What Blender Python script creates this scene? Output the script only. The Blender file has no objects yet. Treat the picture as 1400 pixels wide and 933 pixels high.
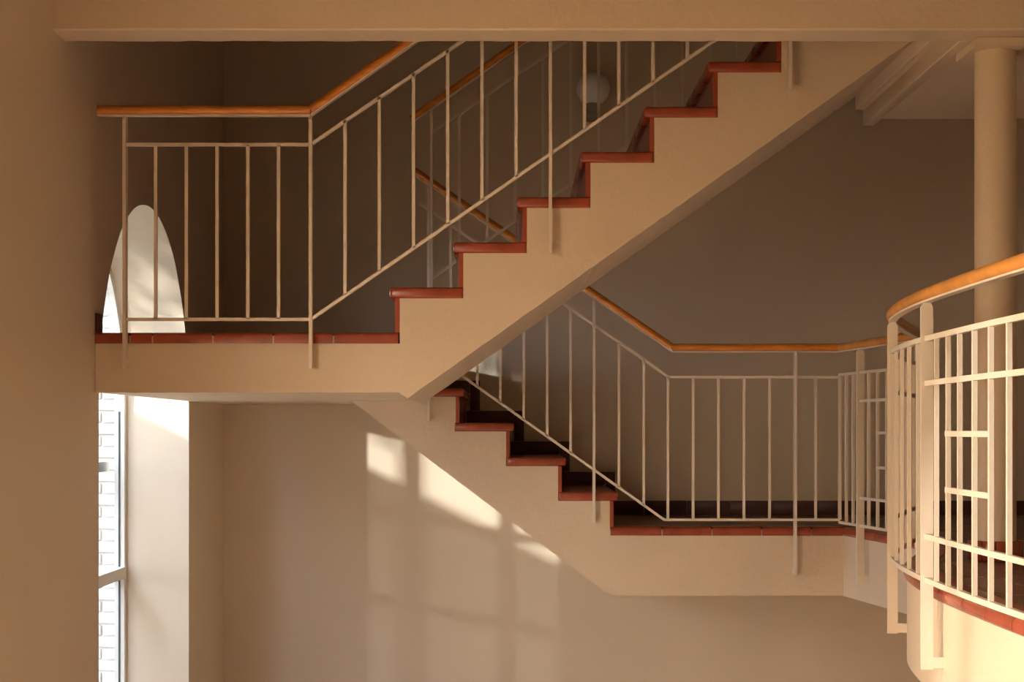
import bpy, bmesh, math, random
from mathutils import Vector, Matrix
random.seed(7)
S = bpy.context.scene
COL = S.collection

# ------------------------------------------------------------------ camera, sky, sun, exposure
F = 2267.0                      # focal length in pixels of the 1400 px frame
HX, HY = 700.0, 590.0           # vanishing point of the depth lines
cam_d = bpy.data.cameras.new('camera'); cam = bpy.data.objects.new('camera', cam_d); COL.objects.link(cam)
cam.location = (0, 0, 0); cam.rotation_euler = (math.pi/2, 0, 0)
cam_d.sensor_width = 36.0; cam_d.lens = F/1400*36.0
cam_d.shift_y = (HY-466.5)/1400.0
cam_d.clip_start = 0.05; cam_d.clip_end = 200
S.camera = cam

W = bpy.data.worlds.new('world'); S.world = W; W.use_nodes = True
bgn = W.node_tree.nodes['Background']
bgn.inputs['Color'].default_value = (0.94, 0.97, 1.06, 1)
bgn.inputs['Strength'].default_value = 27.0

SUN = Vector((1.0, 1.23, -0.20)).normalized()
sun_d = bpy.data.lights.new('sun', 'SUN'); sun_d.energy = 16; sun_d.angle = math.radians(1.0)
sun_d.color = (1.0, 0.92, 0.81)
sun = bpy.data.objects.new('sun', sun_d); COL.objects.link(sun)
sun.location = (-6, -6, 3)
sun.rotation_euler = SUN.to_track_quat('-Z', 'Y').to_euler()

vs = S.view_settings
vs.view_transform = 'Standard'; vs.look = 'None'; vs.gamma = 1.0; vs.use_curve_mapping = False
vs.exposure = 0.16
S.cycles.use_denoising = True; S.cycles.denoising_prefilter = 'ACCURATE'
S.cycles.max_bounces = 12; S.cycles.diffuse_bounces = 8; S.cycles.transparent_max_bounces = 12
S.cycles.sample_clamp_indirect = 6.0
S.cycles.caustics_reflective = False; S.cycles.caustics_refractive = False

# ------------------------------------------------------------------ main measures (metres, camera eye at the origin)
D1, D2, D3 = 6.40, 8.10, 9.25       # front of upper flight, front of lower flight, back wall
WU = 1.155                          # flight width
XL, XLO = -1.61, -1.98              # inner and outer face of the left wall
XR = 4.5
ZF = -2.22                          # hall floor
ZU, ZL = 0.381, -0.468              # upper and lower landing
TH = 0.042                          # tile nosing height
ZUB, ZLB = 0.150, -0.804            # undersides of landings
YB = -3.6                           # wall behind the camera
ZC = 4.3                            # stairwell ceiling
ZH = 1.75                           # hall ceiling
BY0, BY1, BZ = 5.81, 5.98, 1.407    # beam
WINS = [(7.36, 0.90), (3.10, 1.20), (0.55, 0.95), (-2.2, 0.9)]   # arched windows (first seen, others added for light): centre, half width
ZSP, ZSILL = 0.098, -2.00            # springing and sill

# ------------------------------------------------------------------ materials
def mat(name, col, rough=0.5, bump=0.0, bscale=60, var=0.0, vscale=3.0, spec=0.5, metal=0.0, coat=0.0, var_col=None, stretch=None):
    m = bpy.data.materials.new(name); m.use_nodes = True
    nt = m.node_tree; b = nt.nodes['Principled BSDF']
    b.inputs['Base Color'].default_value = (*col, 1); b.inputs['Roughness'].default_value = rough
    b.inputs['Specular IOR Level'].default_value = spec; b.inputs['Metallic'].default_value = metal
    b.inputs['Coat Weight'].default_value = coat; b.inputs['Coat Roughness'].default_value = 0.2
    tc = nt.nodes.new('ShaderNodeTexCoord'); src = tc.outputs['Object']
    if stretch:
        mp = nt.nodes.new('ShaderNodeMapping'); mp.inputs['Scale'].default_value = stretch
        nt.links.new(src, mp.inputs['Vector']); src = mp.outputs['Vector']
    if var > 0:
        n = nt.nodes.new('ShaderNodeTexNoise'); n.inputs['Scale'].default_value = vscale; n.inputs['Detail'].default_value = 5
        nt.links.new(src, n.inputs['Vector'])
        r = nt.nodes.new('ShaderNodeMapRange'); r.inputs['From Min'].default_value = 0.32; r.inputs['From Max'].default_value = 0.68
        nt.links.new(n.outputs['Fac'], r.inputs['Value'])
        mx = nt.nodes.new('ShaderNodeMix'); mx.data_type = 'RGBA'
        vc = var_col or tuple(c*(1-var) for c in col)
        mx.inputs['A'].default_value = (*col, 1); mx.inputs['B'].default_value = (*vc, 1)
        nt.links.new(r.outputs['Result'], mx.inputs['Factor']); nt.links.new(mx.outputs['Result'], b.inputs['Base Color'])
    if bump > 0:
        n2 = nt.nodes.new('ShaderNodeTexNoise'); n2.inputs['Scale'].default_value = bscale; n2.inputs['Detail'].default_value = 4
        nt.links.new(src, n2.inputs['Vector'])
        bp = nt.nodes.new('ShaderNodeBump'); bp.inputs['Strength'].default_value = bump; bp.inputs['Distance'].default_value = 0.004
        nt.links.new(n2.outputs['Fac'], bp.inputs['Height']); nt.links.new(bp.outputs['Normal'], b.inputs['Normal'])
    return m
M = {}
M['plaster'] = mat('cream_plaster', (0.70, 0.57, 0.42), 0.55, 0.45, 45, 0.08, 2.2)
M['wall'] = mat('cream_wall_paint', (0.67, 0.56, 0.415), 0.42, 0.10, 14, 0.06, 1.3)
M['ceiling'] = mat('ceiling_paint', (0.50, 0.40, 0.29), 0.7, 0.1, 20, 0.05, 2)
M['floor'] = mat('hall_floor_stone', (0.68, 0.58, 0.49), 0.45, 0.1, 20, 0.25, 4)
M['metal'] = mat('cream_metal_paint', (0.74, 0.65, 0.53), 0.38)
M['tile'] = mat('terracotta_glaze', (0.38, 0.070, 0.030), 0.27, 0.12, 40, 0.35, 9, coat=0.15)
M['tile_floor'] = mat('brown_floor_tile', (0.20, 0.085, 0.05), 0.35, 0.12, 30, 0.35, 6)
M['skirt'] = mat('dark_skirting_tile', (0.10, 0.026, 0.016), 0.5, 0.08, 40, 0.3, 8)
M['mortar'] = mat('grey_mortar', (0.58, 0.48, 0.37), 0.85, 0.3, 90, 0.25, 30)
M['wood'] = mat('honey_wood', (0.76, 0.30, 0.05), 0.30, 0.06, 60, 0.45, 7, coat=0.25, var_col=(0.56, 0.18, 0.026), stretch=(1.2, 1.2, 9))
M['wood_y'] = mat('honey_wood_curve', (0.78, 0.33, 0.06), 0.30, 0.04, 60, 0.25, 12, coat=0.25)
M['frame'] = mat('window_frame_paint', (0.66, 0.62, 0.55), 0.4)
M['gasket'] = mat('dark_gasket', (0.03, 0.035, 0.035), 0.5)
M['brick'] = mat('pale_brick', (0.34, 0.31, 0.28), 0.85, 0.4, 40, 0.3, 14)
M['brick_joint'] = mat('brick_mortar', (0.27, 0.25, 0.22), 0.9, 0.3, 60)
M['ground'] = mat('pale_yard_ground', (0.17, 0.15, 0.11), 0.9, 0.2, 8, 0.2, 1)
M['render'] = mat('sun_block_render', (0.52, 0.45, 0.36), 0.85, 0.2, 20, 0.1, 1)  # surface of the unseen sun blockers added in the yard
M['leaf'] = mat('green_leaf', (0.06, 0.10, 0.03), 0.6)
M['opal'] = mat('opal_glass', (0.88, 0.88, 0.86), 0.25)
M['lampbase'] = mat('grey_lamp_base', (0.30, 0.28, 0.25), 0.5)
M['bolt'] = mat('dark_bolt', (0.06, 0.045, 0.03), 0.5, metal=0.6)
def glass(name, col):
    m = bpy.data.materials.new(name); m.use_nodes = True; nt = m.node_tree
    nt.nodes.remove(nt.nodes['Principled BSDF']); out = nt.nodes['Material Output']
    t = nt.nodes.new('ShaderNodeBsdfTransparent'); t.inputs['Color'].default_value = (*col, 1)
    g = nt.nodes.new('ShaderNodeBsdfGlossy'); g.inputs['Roughness'].default_value = 0.02
    mx = nt.nodes.new('ShaderNodeMixShader')
    mx.inputs['Fac'].default_value = 0.07; nt.links.new(t.outputs['BSDF'], mx.inputs[1]); nt.links.new(g.outputs['BSDF'], mx.inputs[2])
    nt.links.new(mx.outputs['Shader'], out.inputs['Surface'])
    return m
M['glass_grey'] = glass('dimming_grey_glass', (0.285, 0.32, 0.36))  # grey tint set to dim daylight through the niche window
M['glass_amber'] = glass('warming_amber_glass', (1.0, 0.79, 0.54))  # amber tint set to warm the light falling on the stair fronts
M['glass_dim'] = glass('sun_dimming_glass', (0.12, 0.12, 0.12))  # dark tint set to weaken sun through the added windows

# ------------------------------------------------------------------ helpers
def link(name, me, parent=None, loc=None):
    o = bpy.data.objects.new(name, me); COL.objects.link(o)
    if parent: o.parent = parent
    if loc is not None: o.location = loc
    return o
def finish(bm, name, m, smooth=None):
    bmesh.ops.recalc_face_normals(bm, faces=bm.faces)
    me = bpy.data.meshes.new(name); bm.to_mesh(me); bm.free()
    me.materials.append(M[m] if isinstance(m, str) else m)
    if smooth:
        me.polygons.foreach_set('use_smooth', [True]*len(me.polygons)); me.set_sharp_from_angle(angle=math.radians(smooth))
    return me
def thing(name, label, cat, loc=(0, 0, 0), group=None):
    o = bpy.data.objects.new(name, None); COL.objects.link(o); o.location = loc; o.empty_display_size = 0.1
    return tag(o, label, cat, group)
def tag(o, label, cat, group=None, kind=None):
    o['label'] = label; o['category'] = cat
    if group: o['group'] = group
    if kind: o['kind'] = kind
    return o
def struct(o, label=None):
    o['kind'] = 'structure'
    if label: o['label'] = label
    return o
def box(bm, a, b, mtx=None):
    vs_ = [Vector((x, y, z)) for x in (a[0], b[0]) for y in (a[1], b[1]) for z in (a[2], b[2])]
    if mtx: vs_ = [mtx @ v for v in vs_]
    v = [bm.verts.new(p) for p in vs_]
    for f in ((0, 1, 3, 2), (4, 6, 7, 5), (0, 4, 5, 1), (2, 3, 7, 6), (0, 2, 6, 4), (1, 5, 7, 3)):
        bm.faces.new([v[i] for i in f])
    return v
def box_me(a, b, m, name='box', bevel=0.0, seg=2):
    bm = bmesh.new(); box(bm, a, b)
    if bevel: bmesh.ops.bevel(bm, geom=list(bm.edges), offset=bevel, segments=seg, profile=0.5, affect='EDGES')
    return finish(bm, name, m, 45 if bevel else None)
def prism(pts, axis, a, b, m, name, bevel=0.0):
    """polygon (2D points) extruded along an axis: 'y' uses (x,z) points, 'z' uses (x,y), 'x' uses (y,z)"""
    bm = bmesh.new()
    def P(p, t):
        return {'y': (p[0], t, p[1]), 'z': (p[0], p[1], t), 'x': (t, p[0], p[1])}[axis]
    A = [bm.verts.new(P(p, a)) for p in pts]; B = [bm.verts.new(P(p, b)) for p in pts]
    n = len(pts)
    fa = bm.faces.new(A); fb = bm.faces.new(B[::-1])
    for i in range(n): bm.faces.new((A[i], A[(i+1) % n], B[(i+1) % n], B[i]))
    if bevel:
        es = [e for e in bm.edges if (fa in e.link_faces or fb in e.link_faces)]
        bmesh.ops.bevel(bm, geom=es, offset=bevel, segments=2, profile=0.5, affect='EDGES')
    bmesh.ops.triangulate(bm, faces=[f for f in bm.faces if len(f.verts) > 4])
    return finish(bm, name, m)
def wavy(p, q, step=0.035, amp=0.0022):
    """points from p to q (q left out) with a slightly ragged, hand-plastered line"""
    L = math.dist(p, q); n = max(1, int(L/step)); nx, nz = -(q[1]-p[1])/L, (q[0]-p[0])/L
    out = []
    for i in range(n):
        t = i/n; k = 0 if i == 0 else random.uniform(-amp, amp)
        out.append((p[0]+(q[0]-p[0])*t+nx*k, p[1]+(q[1]-p[1])*t+nz*k))
    return out
def sweep(path, prof, m, name, smooth=40, closed_prof=True):
    """profile (u sideways, v upwards) swept along a 3D path with mitred corners"""
    bm = bmesh.new(); P = [Vector(p) for p in path]; n = len(P); rings = []
    for i in range(n):
        t0 = (P[i]-P[i-1]).normalized() if i > 0 else (P[1]-P[0]).normalized()
        t1 = (P[i+1]-P[i]).normalized() if i < n-1 else t0
        t = (t0+t1).normalized()
        s0 = t0.cross(Vector((0, 0, 1))).normalized(); s1 = t1.cross(Vector((0, 0, 1))).normalized()
        s = (s0+s1).normalized(); ks = 1/max(0.4, s.dot(s0))
        up = s.cross(t).normalized(); up0 = s0.cross(t0).normalized(); ku = 1/max(0.4, up.dot(up0)) if abs(t0.z-t1.z) > 1e-4 else 1.0
        rings.append([bm.verts.new(P[i]+s*u*ks+up*v*ku) for u, v in prof])
    k = len(prof)
    for i in range(n-1):
        for j in range(k): bm.faces.new((rings[i][j], rings[i][(j+1) % k], rings[i+1][(j+1) % k], rings[i+1][j]))
    bm.faces.new(rings[0][::-1]); bm.faces.new(rings[-1])
    return finish(bm, name, m, smooth)
RECT = lambda w, h: [(-w/2, -h/2), (w/2, -h/2), (w/2, h/2), (-w/2, h/2)]
ROUND = lambda w, h, n=14: [(w/2*math.cos(2*math.pi*i/n), h/2*math.sin(2*math.pi*i/n)) for i in range(n)]
def lathe(prof, m, name, n=40):
    bm = bmesh.new(); R = []
    for r, z in prof: R.append([bm.verts.new((r*math.cos(2*math.pi*i/n), r*math.sin(2*math.pi*i/n), z)) for i in range(n)])
    for a, b in zip(R, R[1:]):
        for i in range(n): bm.faces.new((a[i], a[(i+1) % n], b[(i+1) % n], b[i]))
    bm.faces.new(R[0][::-1]); bm.faces.new(R[-1])
    return finish(bm, name, m, 40)
def px(x, y, D): return ((x-HX)*D/F, D, (HY-y)*D/F)

# ------------------------------------------------------------------ setting: room shell
bm = bmesh.new(); box(bm, (XL-0.4, YB-0.3, ZF-0.2), (XR+0.3, D3+0.3, ZF))
struct(link('floor', finish(bm, 'floor', 'floor')), 'stone floor of the hall below the stairs')
bm = bmesh.new(); box(bm, (XL, D3, ZF), (XR, D3+0.3, ZC)); struct(link('wall_back', finish(bm, 'wall_back', 'wall')), 'cream painted back wall of the stairwell')
bm = bmesh.new(); box(bm, (XR, YB, ZF), (XR+0.3, D3+0.3, ZC)); struct(link('wall_right', finish(bm, 'wall_right', 'wall')), 'cream painted wall beyond the curved landing')
bm = bmesh.new(); box(bm, (XLO, YB-0.3, ZF), (XR+0.3, YB, ZC)); struct(link('wall_front', finish(bm, 'wall_front', 'wall')), 'cream painted wall at the near end of the hall')
bm = bmesh.new(); box(bm, (XLO, BY1-0.1, ZC), (XR+0.3, D3+0.3, ZC+0.2)); struct(link('ceiling', finish(bm, 'ceiling', 'ceiling')), 'plain ceiling over the stairwell')
bm = bmesh.new(); box(bm, (XLO, YB-0.3, ZH), (XR+0.3, BY0+0.05, ZH+0.25)); struct(link('ceiling', finish(bm, 'hall_ceiling', 'ceiling')), 'plain ceiling over the hall')
bm = bmesh.new(); box(bm, (XLO, BY0, ZH+0.25), (XR+0.3, BY1, ZC)); struct(link('wall_upper', finish(bm, 'wall_upper', 'wall')), 'cream wall above the long beam')

def arch(cy, hw, n=40, grow=0.0):
    r = hw+grow
    return [(cy-r*math.cos(math.pi*i/n), ZSP+r*math.sin(math.pi*i/n)) for i in range(n+1)]
def left_wall():
    bm = bmesh.new()
    ws = sorted(WINS); edges = [YB-0.3]
    def quad(pts):
        for x in (XL, XLO):
            vs_ = [bm.verts.new((x, p[0], p[1])) for p in pts]
            bm.faces.new(vs_)
    def reveal(p, q):
        bm.faces.new([bm.verts.new((x, *c)) for x, c in ((XL, p), (XL, q), (XLO, q), (XLO, p))])
    y = YB-0.3; yend = D3+0.3
    for cy, hw in ws:
        quad([(y, ZF), (cy-hw, ZF), (cy-hw, ZSILL), (y, ZSILL)]); quad([(y, ZSILL), (cy-hw, ZSILL), (cy-hw, ZSP), (y, ZSP)]); quad([(y, ZSP), (cy-hw, ZSP), (cy-hw, ZC), (y, ZC)])
        quad([(cy-hw, ZF), (cy+hw, ZF), (cy+hw, ZSILL), (cy-hw, ZSILL)])
        A = arch(cy, hw)
        # hand-cut look of the arch edge
        A = [A[0]]+[(a[0]+random.uniform(-.003, .003), a[1]+random.uniform(-.002, .002)) for a in A[1:-1]]+[A[-1]]
        for p, q in zip(A, A[1:]):
            quad([p, q, (q[0], ZC), (p[0], ZC)]); reveal(p, q)
        reveal((cy-hw, ZSILL), (cy-hw, ZSP)); reveal((cy+hw, ZSP), (cy+hw, ZSILL)); reveal((cy+hw, ZSILL), (cy-hw, ZSILL))
        y = cy+hw
    quad([(y, ZF), (yend, ZF), (yend, ZC), (y, ZC)])
    bmesh.ops.remove_doubles(bm, verts=bm.verts, dist=0.0005)
    return finish(bm, 'wall_left', 'wall')
struct(link('wall_left', left_wall()), 'cream painted side wall with deep arched window openings')

# ------------------------------------------------------------------ windows in the left wall, all but the first unseen and added for light
XW = XLO+0.035
def window(idx, cy, hw):
    root = struct(thing('window_%d' % idx, ('tall arched window in a deep niche beside the upper landing', 'unseen wide arched window added to light the stairs, glass tinted amber to warm the light', 'unseen arched window added opposite the curved landing, glass tinted to dim the sun', 'unseen arched window added at the near end, glass tinted to dim the light')[idx-1], 'window', (XW, cy, ZSILL)))
    del root['category']
    O = Vector((XW, cy, ZSILL))
    def bars(name, polys, m='frame'):
        bm = bmesh.new()
        for a, b in polys: box(bm, Vector(a)-O, Vector(b)-O)
        return link(name, finish(bm, name, m), root)
    # outer frame follows jambs and arch
    A = [(cy-hw, ZSILL)]+arch(cy, hw)+[(cy+hw, ZSILL)]
    B = [(cy-hw+.045, ZSILL+.045)]+arch(cy, hw-.045)+[(cy+hw-.045, ZSILL+.045)]
    bm = bmesh.new(); n = len(A)
    va = [[bm.verts.new(Vector((x, *p))-O) for p in Q] for Q in (A, B) for x in (XW-.025, XW+.025)]
    for i in range(n):
        j = (i+1) % n
        bm.faces.new((va[0][i], va[0][j], va[2][j], va[2][i])); bm.faces.new((va[1][i], va[3][i], va[3][j], va[1][j]))
        bm.faces.new((va[2][i], va[2][j], va[3][j], va[3][i])); bm.faces.new((va[0][i], va[1][i], va[1][j], va[0][j]))
    link('window_frame', finish(bm, 'window_frame', 'frame'), root)
    ms = (-.47, .18) if hw <= .9 else (-.5, .15)
    def ztop(dy): return ZSP+math.sqrt(max(0, (hw-.03)**2-dy*dy))
    for dy in ms:
        bars('mullion', [((XW-.025, cy+dy-.03, ZSILL+.03), (XW+.025, cy+dy+.03, ztop(dy)))])
    for z in (-.70,):
        hh = .028
        tr = bars('transom', [((XW-.025, cy-hw+.03, z-hh), (XW+.03, cy+hw-.03, z+hh))])
    bars('guard_bar', [((XW-.10, cy-hw+.0, -.20), (XW-.06, cy+hw, -.15))])
    # dark rubber line round the casements
    g = []
    for s in (-1, 1):
        y = cy+s*(hw-.047)
        g.append(((XW-.004, y-.003, ZSILL+.05), (XW+.004, y+.003, ZSP)))
    bars('gasket', g, 'gasket')
    bm = bmesh.new()
    pts = [(cy-hw+.02, ZSILL+.02)]+arch(cy, hw-.02)+[(cy+hw-.02, ZSILL+.02)]
    bm.faces.new([bm.verts.new(Vector((XW, *p))-O) for p in pts]); bmesh.ops.triangulate(bm, faces=bm.faces)
    link('pane', finish(bm, 'pane', ('glass_grey', 'glass_amber', 'glass_dim', 'glass_dim')[idx-1]), root)
    # sky portal in the opening (samples the same sky, adds no light)
    ld = bpy.data.lights.new('sky_portal', 'AREA'); ld.shape = 'RECTANGLE'; ld.size = ZSP+hw-ZSILL; ld.size_y = 2*hw; ld.cycles.is_portal = True
    lo = bpy.data.objects.new('sky_portal', ld); COL.objects.link(lo)
    lo.location = (XLO-.02, cy, (ZSP+hw+ZSILL)/2); lo.rotation_euler = (0, -math.pi/2, 0)
for i, (cy, hw) in enumerate(WINS): window(i+1, cy, hw)

# ------------------------------------------------------------------ outside: yard, brick wing, unseen sun blockers added to shape the light
bm = bmesh.new(); box(bm, (-30, -30, ZF-.6), (XLO-.002, 30, ZF-.4))
struct(link('ground', finish(bm, 'ground', 'ground')), 'pale yard ground outside the windows')
wing = struct(thing('wall_outside', 'pale brick wall of the wing seen through the side window', 'wall', (-2.4, 10.5, ZF-.4))); del wing['category']
link('wall_core', box_me((-4.0, .012, 0), (.25, .3, 5.2), 'brick_joint', 'wing_core'), wing)
bme = box_me((0, 0, 0), (.225, .03, .065), 'brick', 'brick', .006, 1)
for r in range(34):
    for c in range(6):
        o = link('brick', bme, wing, (-1.25+c*.235+(r % 2)*.117, random.uniform(-.004, .004), .95+r*.075))
nb = thing('sun_block_building', 'unseen low rendered block with a flat tiled top, added across the yard to stop the sun', 'building', (-4.9, -.2, ZF-.4))  # out of view, added to keep direct sun off the wide window
link('wall', box_me((-.3, -1.2, 0), (.3, 2.0, 4.75), 'render', 'sun_block_wall'), nb)
link('roof', box_me((-.36, -1.25, 4.75), (.36, 2.06, 4.83), 'tile', 'sun_block_roof'), nb)

fn = thing('sun_screen_fence', 'unseen picket screen with a sloping top, added in the yard to cut the sun', 'fence', (-3.0, 4.2, ZF-.4))  # out of view, added so its sloping top trims the sun patch
pk = box_me((-.006, 0, 0), (.006, .044, 3.3), 'render', 'picket', .002, 1)
for i in range(64):
    y = i*.058
    link('picket', pk, fn, (0, y, .26+.245*(4.2+y-6.61)-3.3-(ZF-.4)))
link('fence_rail', box_me((.007, -.05, .5), (.035, 3.75, .58), 'render', 'fence_rail'), fn)
sun_screen_tree = thing('sun_screen_tree', 'unseen leafy crown on a trunk, added in the yard to thin the sun', 'sun_screen_tree', (-4.1, 4.9, ZF-.4))  # out of view, added so its leaves thin sun through the arch
link('trunk', lathe([(.09, 0), (.07, 1.2), (.05, 3.2)], 'skirt', 'trunk', 10), sun_screen_tree)
bm = bmesh.new()
for i in range(1500):
    while True:
        p = Vector((random.uniform(-1, 1), random.uniform(-1, 1), random.uniform(-1, 1)))
        if p.length < 1: break
    c = Vector((p.x*.55, p.y*1.45, 4.05+p.z*.85)); q = Matrix.Rotation(random.uniform(0, 6.3), 3, Vector((random.gauss(0, 1), random.gauss(0, 1), random.gauss(0, 1))).normalized())
    vs_ = [bm.verts.new(c+q @ Vector(v)) for v in ((-.055, 0, 0), (0, -.024, .006), (.06, 0, 0), (0, .024, .006))]
    bm.faces.new(vs_)
fo = link('foliage', finish(bm, 'foliage', 'leaf'), sun_screen_tree); fo['kind'] = 'stuff'
# ------------------------------------------------------------------ long beam, header beam, upper floor slab, column
def beam():
    z1 = ZH+.3
    pts = wavy((BY0, BZ), (BY1, BZ), .06, .0)+[(BY1, BZ), (BY1, z1), (BY0, z1)]
    bm = bmesh.new(); nseg = 120; rows = []
    for i in range(nseg+1):
        x = XL+(XR-XL)*i/nseg
        j = random.uniform(-.0018, .0018); k = random.uniform(-.0018, .0018)
        rows.append([bm.verts.new(p) for p in ((x, BY0, BZ+.006+k), (x, BY0+.006, BZ+j*.5), (x, BY1-.004, BZ+j), (x, BY1, BZ+.004+k), (x, BY1, z1), (x, BY0, z1))])
    for a, b in zip(rows, rows[1:]):
        for i in range(6): bm.faces.new((a[i], a[(i+1) % 6], b[(i+1) % 6], b[i]))
    bm.faces.new(rows[0]); bm.faces.new(rows[-1][::-1])
    return finish(bm, 'beam', 'plaster')
tag(link('ceiling_beam', beam()), 'long cream plastered beam spanning the hall above the stairs', 'beam', kind='structure')

slab = link('upper_floor_slab', prism([(1.665, BY1), (XR, BY1), (XR, 7.64), (1.665, 7.64)], 'z', 1.44, 1.95, 'plaster', 'upper_slab'))
tag(slab, 'cream underside of the upper floor slab behind the round column', 'slab', kind='structure')

hb = thing('header_beam', 'stepped header beam carrying the top of the upper stair flight', 'beam', (1.6, BY1, BZ))
def rel(me_pts, o): return [(p[0]-o[0], p[1]-o[1]) for p in me_pts]
link('web', box_me((-.02, 0, .075), (.065, 1.66, .40), 'plaster', 'web', .003, 1), hb)
link('bottom_flange', box_me((.014, 0, .0), (.065, 1.65, .0745), 'plaster', 'flange', .003, 1), hb)
link('packing_strip', box_me((-.012, 0.02, .066), (.0135, 1.60, .0748), 'plaster', 'strip'), hb)

cx_, cy_ = 1.755, 6.02
colr = .0735
colm = thing('round_column', 'round cream column standing on the curved landing under the beam', 'column', (cx_, cy_, ZL))
link('shaft', lathe([(colr, 0), (colr, BZ-ZL-.03)], 'plaster', 'shaft'), colm)
bmh = bmesh.new(); box(bmh, (-.10, -.11, BZ-ZL-.032), (.16, .16, BZ-ZL-.002)); link('cap_plate', finish(bmh, 'cap_plate', 'plaster'), colm)
bmh = bmesh.new()
nst = 12
plt = box_me((-.0235, -.010, 0), (.0235, .010, .072), 'tile', 'plinth_tile', .002, 1)
for i in range(nst):
    a = 2*math.pi*i/nst
    o = link('plinth_tile', plt, colm, ((colr+.012)*math.sin(a), -(colr+.012)*math.cos(a), 0.001)); o.rotation_euler.z = a

# ------------------------------------------------------------------ upper landing
UFX = [-.4515+.2456*i for i in range(9)]         # riser lines of the upper flight
UR = .1745
LFX = [.496, .243, -.011, -.257, -.507]          # riser lines of the lower flight
LR = (ZU-ZL)/5
ul = thing('upper_landing', 'upper stair landing in front of the arched window with terracotta edge', 'landing', (XL, D1, ZUB))
O = (XL, D1, ZUB)
def child(name, me, root):
    o = link(name, me, root); l = root.location
    me.transform(Matrix.Translation(-l)); return o
XE = -.4515+.018
pts = wavy((XL+.002, ZUB), (XE, ZUB), .05, .0015)+[(XE, ZUB), (XE, ZU-TH), (XL+.002, ZU-TH)]
child('slab', prism(pts, 'y', D1, D3, 'plaster', 'landing_slab'), ul)
child('mortar_bed', prism([(XL, ZU-TH), (-.46, ZU-TH), (-.46, ZU-.012), (XL, ZU-.012)], 'y', D1-.004, D3, 'mortar', 'landing_bed'), ul)
# edge tiles on the front
edges = [127.5, 178, 209, 291.5, 374, 456, 545.5]
for a, b in zip(edges, edges[1:]):
    x0, x1 = (a-HX)*D1/F+.003, (b-HX)*D1/F-.003
    if a < 130: x0 = XL+.002
    bmx = bmesh.new(); box(bmx, (x0, D1-.008, ZU-TH), (x1, D1+.10, ZU))
    es = [e for e in bmx.edges if all(v.co.y < D1 and v.co.z > ZU-.001 for v in e.verts)]
    bmesh.ops.bevel(bmx, geom=es, offset=.014, segments=3, profile=.5, affect='EDGES')
    child('edge_tile', finish(bmx, 'edge_tile', 'tile', 45), ul)
tl = box_me((0, 0, 0), (.226, .27, .012), 'tile_floor', 'floor_tile', .002, 1)
for i in range(5):
    for j in range(10):
        link('floor_tile', tl, ul, (.002+i*.2315, .105+j*.2745, ZU-.012-ZUB))

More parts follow.
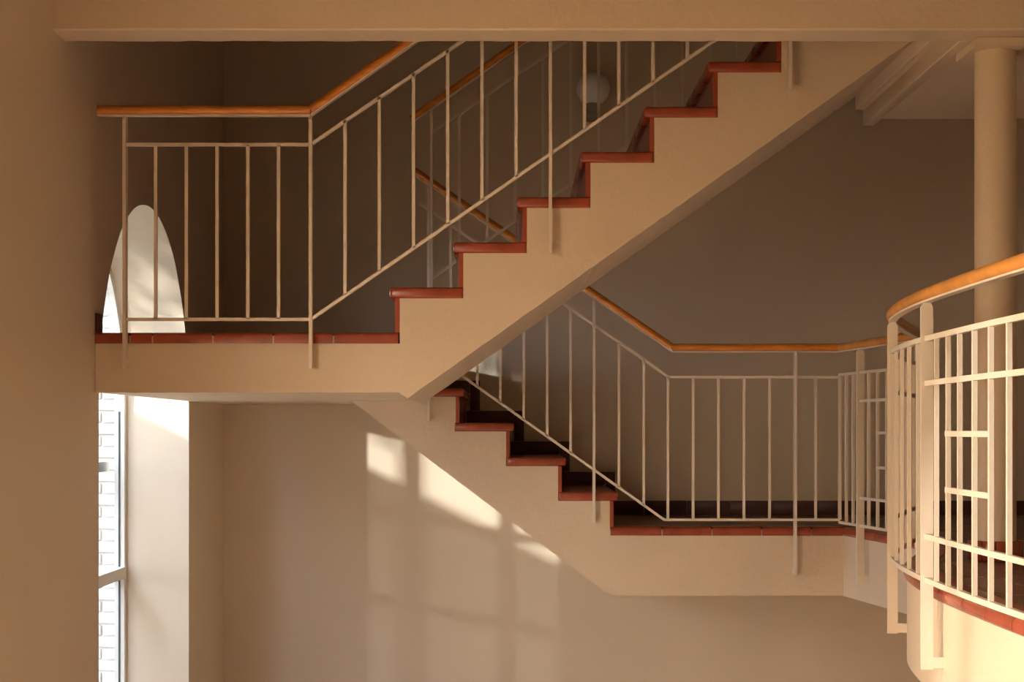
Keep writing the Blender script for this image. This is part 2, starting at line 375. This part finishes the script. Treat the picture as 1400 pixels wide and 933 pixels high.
# ------------------------------------------------------------------ stair flights
def flight(root, rx, z0, rise, sgn, ya, yb, soffit, nrun_end, mt='tile'):
    """rx: riser lines; sgn=+1 climbs to the right (risers face left), -1 climbs to the left"""
    pts = []
    n = len(rx)
    rt = .018
    prof = [(rx[0]+sgn*rt, soffit[0][1])]
    prof = []
    z = z0-TH
    prof.append((rx[0]+sgn*rt, z))
    for i in range(n):
        z = z0+rise*(i+1)-TH
        prof.append((rx[i]+sgn*rt, z))
        prof.append((rx[i+1]+sgn*rt if i+1 < n else nrun_end, z))
    # stepped slab built in narrow strips between the soffit and the stepped top
    sp = sorted(soffit); xs = sorted([p[0] for p in prof]); lo, hi = xs[0], xs[-1]
    lo, hi = min(lo, sp[0][0]), max(hi, sp[-1][0])
    brk = sorted(set([round(r+sgn*rt, 5) for r in rx]+[lo, hi]+[p[0] for p in sp]+[lo+(hi-lo)*k/70 for k in range(71)]))
    brk = [b for k, b in enumerate(brk) if k == 0 or b-brk[k-1] > .0004]
    def bot(x):
        for p, q in zip(sp, sp[1:]):
            if p[0]-1e-6 <= x <= q[0]+1e-6: return p[1]+(q[1]-p[1])*(x-p[0])/max(1e-6, q[0]-p[0])
        return sp[-1][1]
    def top(x):
        k = sum(1 for r in rx if sgn*(x-(r+sgn*rt)) > 0)
        return z0+rise*k-TH
    jit = [0 if k in (0, len(brk)-1) else random.uniform(-.0016, .0016) for k in range(len(brk))]
    bm = bmesh.new(); prev = None
    def q4(*c): bm.faces.new([bm.verts.new(p) for p in c])
    for k in range(len(brk)-1):
        a, b = brk[k], brk[k+1]; t = top((a+b)/2); za, zb_ = bot(a)+jit[k], bot(b)+jit[k+1]
        if prev is not None and abs(prev-t) > 1e-5: q4((a, ya, prev), (a, ya, t), (a, yb, t), (a, yb, prev))
        q4((a, ya, za), (b, ya, zb_), (b, ya, t), (a, ya, t)); q4((a, yb, za), (a, yb, t), (b, yb, t), (b, yb, zb_))
        q4((a, ya, t), (b, ya, t), (b, yb, t), (a, yb, t)); q4((a, ya, za), (a, yb, za), (b, yb, zb_), (b, ya, zb_))
        prev = t
    q4((brk[0], ya, bot(brk[0])), (brk[0], ya, top(brk[0]+1e-4)), (brk[0], yb, top(brk[0]+1e-4)), (brk[0], yb, bot(brk[0])))
    q4((brk[-1], ya, bot(brk[-1])), (brk[-1], ya, prev), (brk[-1], yb, prev), (brk[-1], yb, bot(brk[-1])))
    bmesh.ops.remove_doubles(bm, verts=bm.verts, dist=.0002)
    child('stringer_slab', finish(bm, 'stringer_slab', 'plaster'), root)
    run = abs(rx[1]-rx[0])
    over = .022
    nt = 5; tw = (yb-ya)/nt
    def tile(side):
        bmx = bmesh.new()
        y0 = -.011 if side else .0015
        x0, x1 = (-over, run+rt-.0015) if sgn > 0 else (-(run+rt-.0015), over)
        box(bmx, (x0, y0, -TH), (x1, tw-.0015, 0))
        es = []
        for e in bmx.edges:
            c = [v.co for v in e.verts]
            nose = all(abs(v.x-(x0 if sgn > 0 else x1)) < 1e-5 for v in c)
            sd = side and all(abs(v.y-y0) < 1e-5 for v in c)
            if nose or sd: es.append(e)
        bmesh.ops.bevel(bmx, geom=es, offset=.013, segments=3, profile=.5, affect='EDGES')
        return finish(bmx, 'tread_tile', mt, 50)
    t_side, t_mid = tile(True), tile(False)
    rb = bmesh.new()
    h = rise-TH
    box(rb, (0, .001, 0) if sgn > 0 else (-rt+.0005, .001, 0), (rt-.0005, tw-.002, h-.001) if sgn > 0 else (0, tw-.002, h-.001))
    r_me = finish(rb, 'riser_tile', mt)
    l = root.location
    for i in range(n):
        for k in range(nt):
            link('tread_tile', t_side if k == 0 else t_mid, root, (rx[i]-l.x, ya+k*tw-l.y, z0+rise*(i+1)-l.z))
            link('riser_tile', r_me, root, (rx[i]-l.x, ya+k*tw-l.y-(.002 if k == 0 else 0), z0+rise*i-l.z))

fu = thing('stair_flight', 'upper stair flight with cream sides rising from the window landing to the beam', 'stair flight', (UFX[0], D1, ZUB))
sof = lambda x: .127+.71*(x+.404)
flight(fu, UFX[:8], ZU, UR, 1, D1, D1+WU, [(1.578, sof(1.578)), (-.404, .127), (XE, .147)], 1.578)

# lower flight
fl = thing('stair_flight', 'lower stair flight with cream sides rising from the curved landing to the window landing', 'stair flight', (LFX[0], D2, ZLB))
flight(fl, LFX[:4], ZL, LR, -1, D2, D3-.001, [(-.786, ZUB-.001), (.464, -.793), (.496-.018, -.804)], -.507+.002)
# the wall below the last riser of the lower flight, clad with riser tiles
for k in range(5):
    link('riser_tile', box_me((0, .001, 0), (.016, 1.15/5-.002, LR-TH), 'tile', 'riser_tile'), fl, (XE+.001-fl.location.x, k*1.15/5-.002, ZL+LR*4-ZLB))
# ------------------------------------------------------------------ lower landing with the curved edge
RAILP = [(1.592, 8.055), (1.725, 6.98)]
ctrl = [(2.05, 7.8), (1.725, 6.98), (1.50, 6.35), (1.335, 5.82), (1.25, 5.2), (1.225, 4.6), (1.225, 4.0), (1.25, 3.4), (1.32, 2.8), (1.45, 2.2), (1.66, 1.6), (1.95, 1.1)]
def catmull(c, n=8):
    out = []
    for i in range(1, len(c)-2):
        p0, p1, p2, p3 = [Vector(x) for x in c[i-1:i+3]]
        for k in range(n):
            t = k/n
            out.append(.5*((2*p1)+(-p0+p2)*t+(2*p0-5*p1+4*p2-p3)*t*t+(-p0+3*p1-3*p2+p3)*t**3))
    out.append(Vector(c[-2])); return out
CURVE = catmull(ctrl)                                # rail centre line in plan, far to near
def resample(pl, step, start=0.0):
    out = []; d = start; acc = 0
    for a, b in zip(pl, pl[1:]):
        L = (b-a).length
        while d <= acc+L+1e-9:
            t = (d-acc)/L; out.append((a+(b-a)*t, (b-a).normalized())); d += step
        acc += L
    return out
def offset(pl, d):
    out = []
    for i, p in enumerate(pl):
        t0 = (pl[i]-pl[max(0, i-1)]); t1 = (pl[min(len(pl)-1, i+1)]-pl[i])
        t = (t0.normalized() if t0.length else t1.normalized())+(t1.normalized() if t1.length else t0.normalized()); t.normalize()
        nrm = Vector((-t.y, t.x))            # travelling towards the camera: left of travel = inside (+x)
        out.append(p+nrm*d)
    return out
GAP = .05
FC = offset(CURVE, GAP)                              # fascia line along the curve
CORN = Vector((1.618, D2)); KINK = Vector((1.775, 6.99))
FC[0] = KINK
FASC = [Vector((.496-.018, D2)), CORN]+FC+[Vector((XR-.003, 1.6)), Vector((XR-.003, D3-.003)), Vector((.496-.018, D3-.003))]
ll = thing('lower_landing', 'lower stair landing with a curved edge of terracotta tiles', 'landing', (.496, D2, ZLB))
child('slab', prism([tuple(p) for p in FASC], 'z', ZLB, ZL-TH, 'plaster', 'lower_slab'), ll)
inn = [Vector((.496-.018, D2-.006)), CORN+Vector((-.004, -.004)), ]+offset(FC, -.006)+[Vector((XR-.004, 1.6)), Vector((XR-.004, D3-.004)), Vector((.496-.018, D3-.004))]
child('mortar_bed', prism([tuple(p) for p in inn], 'z', ZL-TH, ZL-.012, 'mortar', 'lower_bed'), ll)
NOSE = [(-.098, 0), (-.098, -TH), (.004, -TH), (.009, -TH+.003), (.012, -TH+.010), (.012, -.014), (.008, -.005), (-.002, 0)]
def nosing(path):
    # path runs far to near with the outside on the right-hand side seen along travel
    me = sweep([(p.x, p.y, ZL) for p in path], [(u, v) for u, v in NOSE], 'tile', 'edge_tile', 45)
    return child('edge_tile', me, ll)
def split_line(a, b, L):
    a, b = Vector(a), Vector(b); n = max(1, round((b-a).length/L)); u = (b-a)/n; d = u.normalized()*.003
    return [[a+u*i+d, a+u*(i+1)-d] for i in range(n)]
# front edge: joints as in the photograph
js = [833.9, 905, 973, 1041, 1109, 1155]
for a, b in zip(js, js[1:]):
    xa, xb = (a-HX)*D2/F+.003, (b-HX)*D2/F-.003
    nosing([Vector((xa, D2)), Vector((xb, D2))])
for seg in split_line(CORN+Vector((.004, -.01)), KINK, .24): nosing(seg)
rs = [p for p, t in resample(FC, .04)]
for i in range(0, len(rs)-6, 6):
    sub = [p.copy() for p in rs[i:i+7]]
    sub[0] += (sub[1]-sub[0]).normalized()*.003; sub[-1] -= (sub[-1]-sub[-2]).normalized()*.003
    nosing(sub)
# floor tiles, clipped to the curved edge
EDGE = offset(FC, .10)
def edge_x(y):
    if y > D2+.10: return .496
    if y > 6.99: return (CORN.x+.1)+(KINK.x-CORN.x)*(D2-y)/(D2-6.99)
    for a, b in zip(EDGE, EDGE[1:]):
        if b.y <= y <= a.y: return a.x+(b.x-a.x)*(a.y-y)/max(1e-6, a.y-b.y)
    return EDGE[-1].x
def clip(poly, a, b):
    """keep what lies right of the line x = a at y0 .. b at y1"""
    (xa, ya), (xb, yb) = a, b
    f = lambda p: (p[0]-xa)-(xb-xa)*(p[1]-ya)/(yb-ya)
    out = []
    for i in range(len(poly)):
        p, q = poly[i], poly[(i+1) % len(poly)]; fp, fq = f(p), f(q)
        if fp >= 0: out.append(p)
        if fp*fq < 0:
            t = fp/(fp-fq); out.append((p[0]+(q[0]-p[0])*t, p[1]+(q[1]-p[1])*t))
    return out
ts = .30
y = D3-.012
nty = 0
while y-ts > 2.9:
    ya, yb = y-ts, y
    splits = [(ya, yb)]
    if ya < D2+.10 < yb: splits = [(D2+.104, yb), (ya, D2+.098)]
    for sa, sb in splits:
        x = .50-(.15 if nty % 2 else 0)
        while x < 4.15:
            r = [(x+.002, sa+.002), (x+ts-.002, sa+.002), (x+ts-.002, sb-.002), (x+.002, sb-.002)]
            ex = [(edge_x(sa+1e-4), sa), (edge_x(sb-1e-4), sb)]
            if min(ex[0][0], ex[1][0]) < x+ts-.02:
                if max(ex[0][0], ex[1][0]) > x: r = clip(r, ex[0], ex[1])
                if len(r) > 2:
                    o = (sum(p[0] for p in r)/len(r), sum(p[1] for p in r)/len(r))
                    child('floor_tile', prism(r, 'z', ZL-.0125, ZL-random.uniform(0, .0012), 'tile_floor', 'floor_tile'), ll)
            x += ts
    y -= ts; nty += 1

# ------------------------------------------------------------------ skirting tiles on the back and left walls
bb = struct(link('baseboard_back', box_me((.5, D3-.006, ZL), (XR, D3-.0005, ZL+.074), 'mortar', 'skirting_bed')), 'dark tile skirting along the back wall')
x = .496+.02-.02
sk = box_me((.002, -.014, 0), (.235, -.001, .08), 'skirt', 'skirting_tile', .002, 1)
x = .5
while x < 4.2:
    link('skirting_tile', sk, bb, (x, D3, ZL+.0005)); x += .237
for i in range(4):
    zt = ZL+LR*(i+1); x0, x1 = LFX[i+1], LFX[i]
    link('skirting_tile', box_me((x0+.004, D3-.014, zt+.0005), (x1-.0+.022, D3-.001, zt+.072), 'skirt', 'skirting_step', .002, 1), bb)
for i in range(5):
    z0_ = ZL+LR*i; xr = LFX[i]
    if i < 5: link('skirting_tile', box_me((xr+.024, D3-.014, z0_+.0745), (xr+.078, D3-.001, z0_+LR+.072), 'skirt', 'skirting_riser', .002, 1), bb)
bl = struct(link('baseboard_left', box_me((XL+.001, D1-.002, ZU+.001), (XL+.014, D1+.068, ZU+.075), 'skirt', 'skirting_left', .002, 1)), 'small dark skirting tile on the side wall at the window landing')

# ------------------------------------------------------------------ railings
BAR = .0125
def vbar(x, y, z0, z1, w, d, m='metal', ang=0.0, top=0.0):
    bm = bmesh.new(); mt_ = Matrix.Translation((x, y, 0)) @ Matrix.Rotation(ang, 4, 'Z')
    if top:
        prof = [(-d/2, z0), (d/2, z0), (d/2, z1-top), (d/2-top*.6, z1), (-d/2+top*.6, z1), (-d/2, z1-top)]
        A = [bm.verts.new(mt_ @ Vector((-w/2, p[0], p[1]))) for p in prof]; B = [bm.verts.new(mt_ @ Vector((w/2, p[0], p[1]))) for p in prof]
        bm.faces.new(A); bm.faces.new(B[::-1])
        for i in range(6): bm.faces.new((A[i], A[(i+1) % 6], B[(i+1) % 6], B[i]))
    else:
        box(bm, (-w/2, -d/2, z0), (w/2, d/2, z1), mt_)
    return finish(bm, 'bar', m)
PW, PD = .0125, .036      # flat post: thickness, width
def post(root, x, y, z0, z1, ang=0.0, stub=.05):
    p = child('post', vbar(x, y, z0, z1, PW, PD, 'metal', ang, .018), root)
    bm = bmesh.new(); mt_ = Matrix.Translation((x, y, 0)) @ Matrix.Rotation(ang, 4, 'Z')
    box(bm, (-PW/2+.001, PD/2-.001, z0+.004), (PW/2-.001, PD/2+stub-.017, z0+.036), mt_)
    me = finish(bm, 'bracket', 'metal'); me.transform(Matrix.Translation(-root.location))
    link('bracket', me, p)
def rail(root, name, path, prof, m='metal', smooth=40): return child(name, sweep(path, prof, m, name, smooth), root)
def handrail(root, path, m='wood', r=.040):
    h = rail(root, 'handrail', path, ROUND(r, r*.95, 16), m, 60)
    me = sweep([(p[0], p[1], p[2]-r*.475-.0015) for p in path], RECT(.026, .006), 'metal', 'rail_strip'); me.transform(Matrix.Translation(-root.location))
    link('rail_strip', me, h)
def line(p, q): return lambda x: p[1]+(q[1]-p[1])*(x-p[0])/(q[0]-p[0])

# --- upper railing: landing + front of the upper flight
YU = D1-.045
def U(x, y): p = px(x, y, YU); return (p[0], p[2])
ru = thing('stair_railing', 'cream metal railing with wooden handrail along the window landing and upper flight', 'railing', (XL, YU, ZU))
B0 = U(425, 151); hs = .700
zt = U(0, 198)[1]; zb = U(0, 437)[1]; zh = B0[1]; xp = B0[0]
Xmax = 1.42
L_h = [(U(134, 0)[0], YU, zh), (xp-.001, YU, zh)]
handrail(ru, L_h)
handrail(ru, [(xp+.002, YU, zh+.0015), (Xmax, YU, zh+hs*(Xmax-xp))])
top_x0 = U(171, 0)[0]
rail(ru, 'top_rail', [(top_x0, YU, zt), (xp-.006, YU, zt)], RECT(BAR, BAR))
rail(ru, 'top_rail', [(xp+.006, YU, zt+.004), (Xmax, YU, zt+.004+hs*.975*(Xmax-xp))], RECT(BAR, BAR))
rail(ru, 'bottom_rail', [(top_x0, YU, zb), (xp-.006, YU, zb)], RECT(BAR, BAR))
rail(ru, 'bottom_rail', [(xp+.006, YU, zb+.004), (Xmax, YU, zb+.004+hs*.985*(Xmax-xp))], RECT(BAR, BAR))
for x in (213, 255, 297, 339, 381): child('baluster', vbar(U(x, 0)[0], YU, zb, zt, BAR, BAR), ru)
post(ru, top_x0, YU, U(0, 504)[1], zh-.02); post(ru, xp, YU, U(0, 504)[1], zh-.02)
i = 1; xx = 425+46.9
while U(xx, 0)[0] < Xmax-.02:
    X = U(xx, 0)[0]; d = X-xp
    if i in (7, 14): post(ru, X, YU, U(0, 347 if i == 7 else 123)[1], zh+hs*d-.02)
    else: child('baluster', vbar(X, YU, zb+.004+hs*.985*d, zt+.004+hs*.975*d, BAR, BAR), ru)
    i += 1; xx += 46.75

# --- railing on the far side of the upper flight
YV = D1+WU+.05
def V(x, y): p = px(x, y, YV); return (p[0], p[2])
rv = thing('stair_railing', 'shaded railing with dark wooden handrail along the far side of the upper flight', 'railing', (V(568, 0)[0], YV, ZU))
v0 = V(562, 163); v1x = 1.42
handrail(rv, [(v0[0], YV, v0[1]), (v1x, YV, v0[1]+.70*(v1x-v0[0]))])
t0 = V(590, 182); b0 = V(590, 381)
rail(rv, 'top_rail', [(t0[0], YV, t0[1]), (v1x, YV, t0[1]+.68*(v1x-t0[0]))], RECT(BAR, BAR))
rail(rv, 'bottom_rail', [(b0[0], YV, b0[1]), (v1x, YV, b0[1]+.68*(v1x-b0[0]))], RECT(BAR, BAR))
post(rv, t0[0], YV, V(0, 430)[1], v0[1]+.70*(t0[0]-v0[0])-.02, 0, -.12)
xx = 628; i = 1
while V(xx, 0)[0] < v1x-.02:
    X = V(xx, 0)[0]; d = X-t0[0]
    if i == 7: post(rv, X, YV, b0[1]+.68*d-.25, v0[1]+.70*(X-v0[0])-.02, 0, -.12)
    else: child('baluster', vbar(X, YV, b0[1]+.68*d, t0[1]+.68*d, BAR, BAR), rv)
    xx += 38.1; i += 1

# --- lower railing: lower flight, landing front, straight side and curve (one continuous railing)
YL = D2-.045
def Lp(x, y): p = px(x, y, YL); return (p[0], p[2])
rl = thing('stair_railing', 'cream metal railing with honey wood handrail along the lower flight and curved landing', 'railing', (1.592, YL, ZL))
hc = Lp(919, 475.5); ls = .685
xa = Lp(566, 0)[0]
handrail(rl, [(xa, YL, hc[1]-ls*(xa-hc[0])), (hc[0]-.001, YL, hc[1]+.001)])
handrail(rl, [(hc[0]+.002, YL, hc[1]), (1.592-.001, YL, hc[1])])
zH = hc[1]
handrail(rl, [(1.593, YL-.002, zH), (1.725, 6.98, zH)], 'wood_y', .041)
handrail(rl, [(p.x, p.y, zH) for p in CURVE[0:]], 'wood_y', .042)
tc_, bc_ = Lp(914, 516), Lp(908, 711)
rail(rl, 'top_rail', [(xa+.03, YL, tc_[1]-ls*1.02*(xa+.03-tc_[0])), (tc_[0], YL, tc_[1]), (1.592, YL, tc_[1])], RECT(BAR, BAR))
rail(rl, 'bottom_rail', [(xa+.03, YL, bc_[1]-ls*1.04*(xa+.03-bc_[0])), (bc_[0], YL, bc_[1]), (1.592, YL, bc_[1])], RECT(BAR, BAR))
zT, zB = tc_[1], bc_[1]
ztop = lambda X: zT-ls*1.02*(X-tc_[0]) if X < tc_[0] else zT
zbot = lambda X: zB-ls*1.04*(X-bc_[0]) if X < bc_[0] else zB
zhan = lambda X: zH-ls*(X-hc[0]) if X < hc[0] else zH
for x in (616, 652.5, 684, 716, 748, 780, 846, 880, 913, 947.5, 982, 1017, 1052, 1115):
    X = Lp(x, 0)[0]; child('baluster', vbar(X, YL, zbot(X), ztop(X), BAR, BAR), rl)
for x, yb_ in ((586, 576), (812, 715), (1087, 787)):
    X = Lp(x, 0)[0]; post(rl, X, YL, Lp(0, yb_)[1], zhan(X)-.02)
child('baluster', vbar(1.592, YL, zB, zT, BAR*1.2, BAR*1.2), rl)
# straight side
A, B = Vector((1.592, YL)), Vector((1.725, 6.98)); tdir = (B-A).normalized(); angA = math.atan2(tdir.y, tdir.x)
SZ = [zT+.012, .142, -.007, -.165, -.312, zB-.012]       # heights of the rails
for z in (SZ[0], SZ[5]): rail(rl, 'side_rail', [(A.x, A.y, z), (B.x, B.y, z)], RECT(BAR, BAR))
LA = (B-A).length
pA = A+tdir*.30; pB = B-tdir*.03
for z in (SZ[1], SZ[4]): rail(rl, 'side_rail', [(pA.x, pA.y, z), (pB.x, pB.y, z)], RECT(BAR, BAR))
q = pA+tdir*.24
for z in (SZ[2], SZ[3]): rail(rl, 'side_rail', [(q.x, q.y, z), (q.x+tdir.x*.40, q.y+tdir.y*.40, z)], RECT(BAR, BAR))
POSTZ = -.708
rot = lambda t: math.atan2(t.y, t.x)       # local x along the rail, local y towards the landing
post(rl, pA.x, pA.y, POSTZ, zH-.02, rot(tdir)); post(rl, pB.x, pB.y, POSTZ, zH-.02, rot(tdir))
for d in (.10, .2, .42, .54, .66, .80, .94):
    p = A+tdir*d; child('baluster', vbar(p.x, p.y, SZ[5], SZ[0], BAR, BAR, 'metal', angA), rl)
# curve
cv = [(p.x, p.y) for p in CURVE]
def along(s0, s1, step=.04):
    r = resample(CURVE, .01); i0, i1 = int(s0/.01), min(len(r)-1, int(s1/.01))
    out = [r[i][0] for i in range(i0, i1, 4)]+[r[i1][0]]
    return out
RS = resample(CURVE, .01); LC = (len(RS)-1)*.01
def at_y(yv): return min(range(len(RS)), key=lambda i: abs(RS[i][0].y-yv))*.01
for z in (SZ[0], SZ[5]): rail(rl, 'curved_rail', [(p.x, p.y, z) for p in along(.01, LC)], RECT(BAR*1.25, BAR*1.25))
sp1, sp2 = at_y(5.80), at_y(4.93)
period = .135
s = .12
for sp in (sp1, sp2, sp2+1.9):
    p, t = RS[int(round(sp/.01))]
    post(rl, p.x, p.y, POSTZ, zH-.02, rot(t))
for z in (SZ[1], SZ[4]):
    rail(rl, 'curved_rail', [(p.x, p.y, z) for p in along(sp2-.01, sp2+1.9)], RECT(BAR*1.25, BAR*1.25))
    rail(rl, 'curved_rail', [(p.x, p.y, z) for p in along(.02, sp1)], RECT(BAR*1.25, BAR*1.25))
near_y = [4.80, 4.665, 4.53, 4.385, 4.235, 4.085]
nb_s = [at_y(v) for v in near_y]
for z in (SZ[2], SZ[3]): rail(rl, 'curved_rail', [(p.x, p.y, z) for p in along(nb_s[1]-.01, nb_s[4]+.01)], RECT(BAR*1.25, BAR*1.25))
ss = list(nb_s)
v = nb_s[-1]+.14
while v < LC-.05:
    if abs(v-(sp2+1.9)) > .05: ss.append(v)
    v += .14
v = sp2-.13
while v > sp1+.04: ss.append(v); v -= .172
v = sp1-.12
while v > .06: ss.append(v); v -= .14
for v in ss:
    p, t = RS[min(len(RS)-1, int(round(v/.01)))]
    child('baluster', vbar(p.x, p.y, SZ[5], SZ[0], BAR, BAR, 'metal', math.atan2(t.y, t.x)), rl)

# ------------------------------------------------------------------ globe lamp on the back wall
gx, _, gz = px(811, 121, 9.10)
lamp = thing('wall_lamp', 'unlit white globe lamp on the dark back wall behind the upper flight', 'lamp', (gx, D3, gz-.10))
bm = bmesh.new(); bmesh.ops.create_uvsphere(bm, u_segments=32, v_segments=20, radius=.096)
gl = link('globe', finish(bm, 'globe', 'opal', 60), lamp, (0, -.15, .10))
link('wall_bracket', box_me((-.035, -.185, -.055), (.035, -.001, .012), 'lampbase', 'lamp_bracket', .006, 2), lamp)
link('collar', lathe([(.040, 0), (.044, .006), (.044, .012), (.038, .018)], 'lampbase', 'lamp_collar', 24), lamp, (0, -.15, .009))
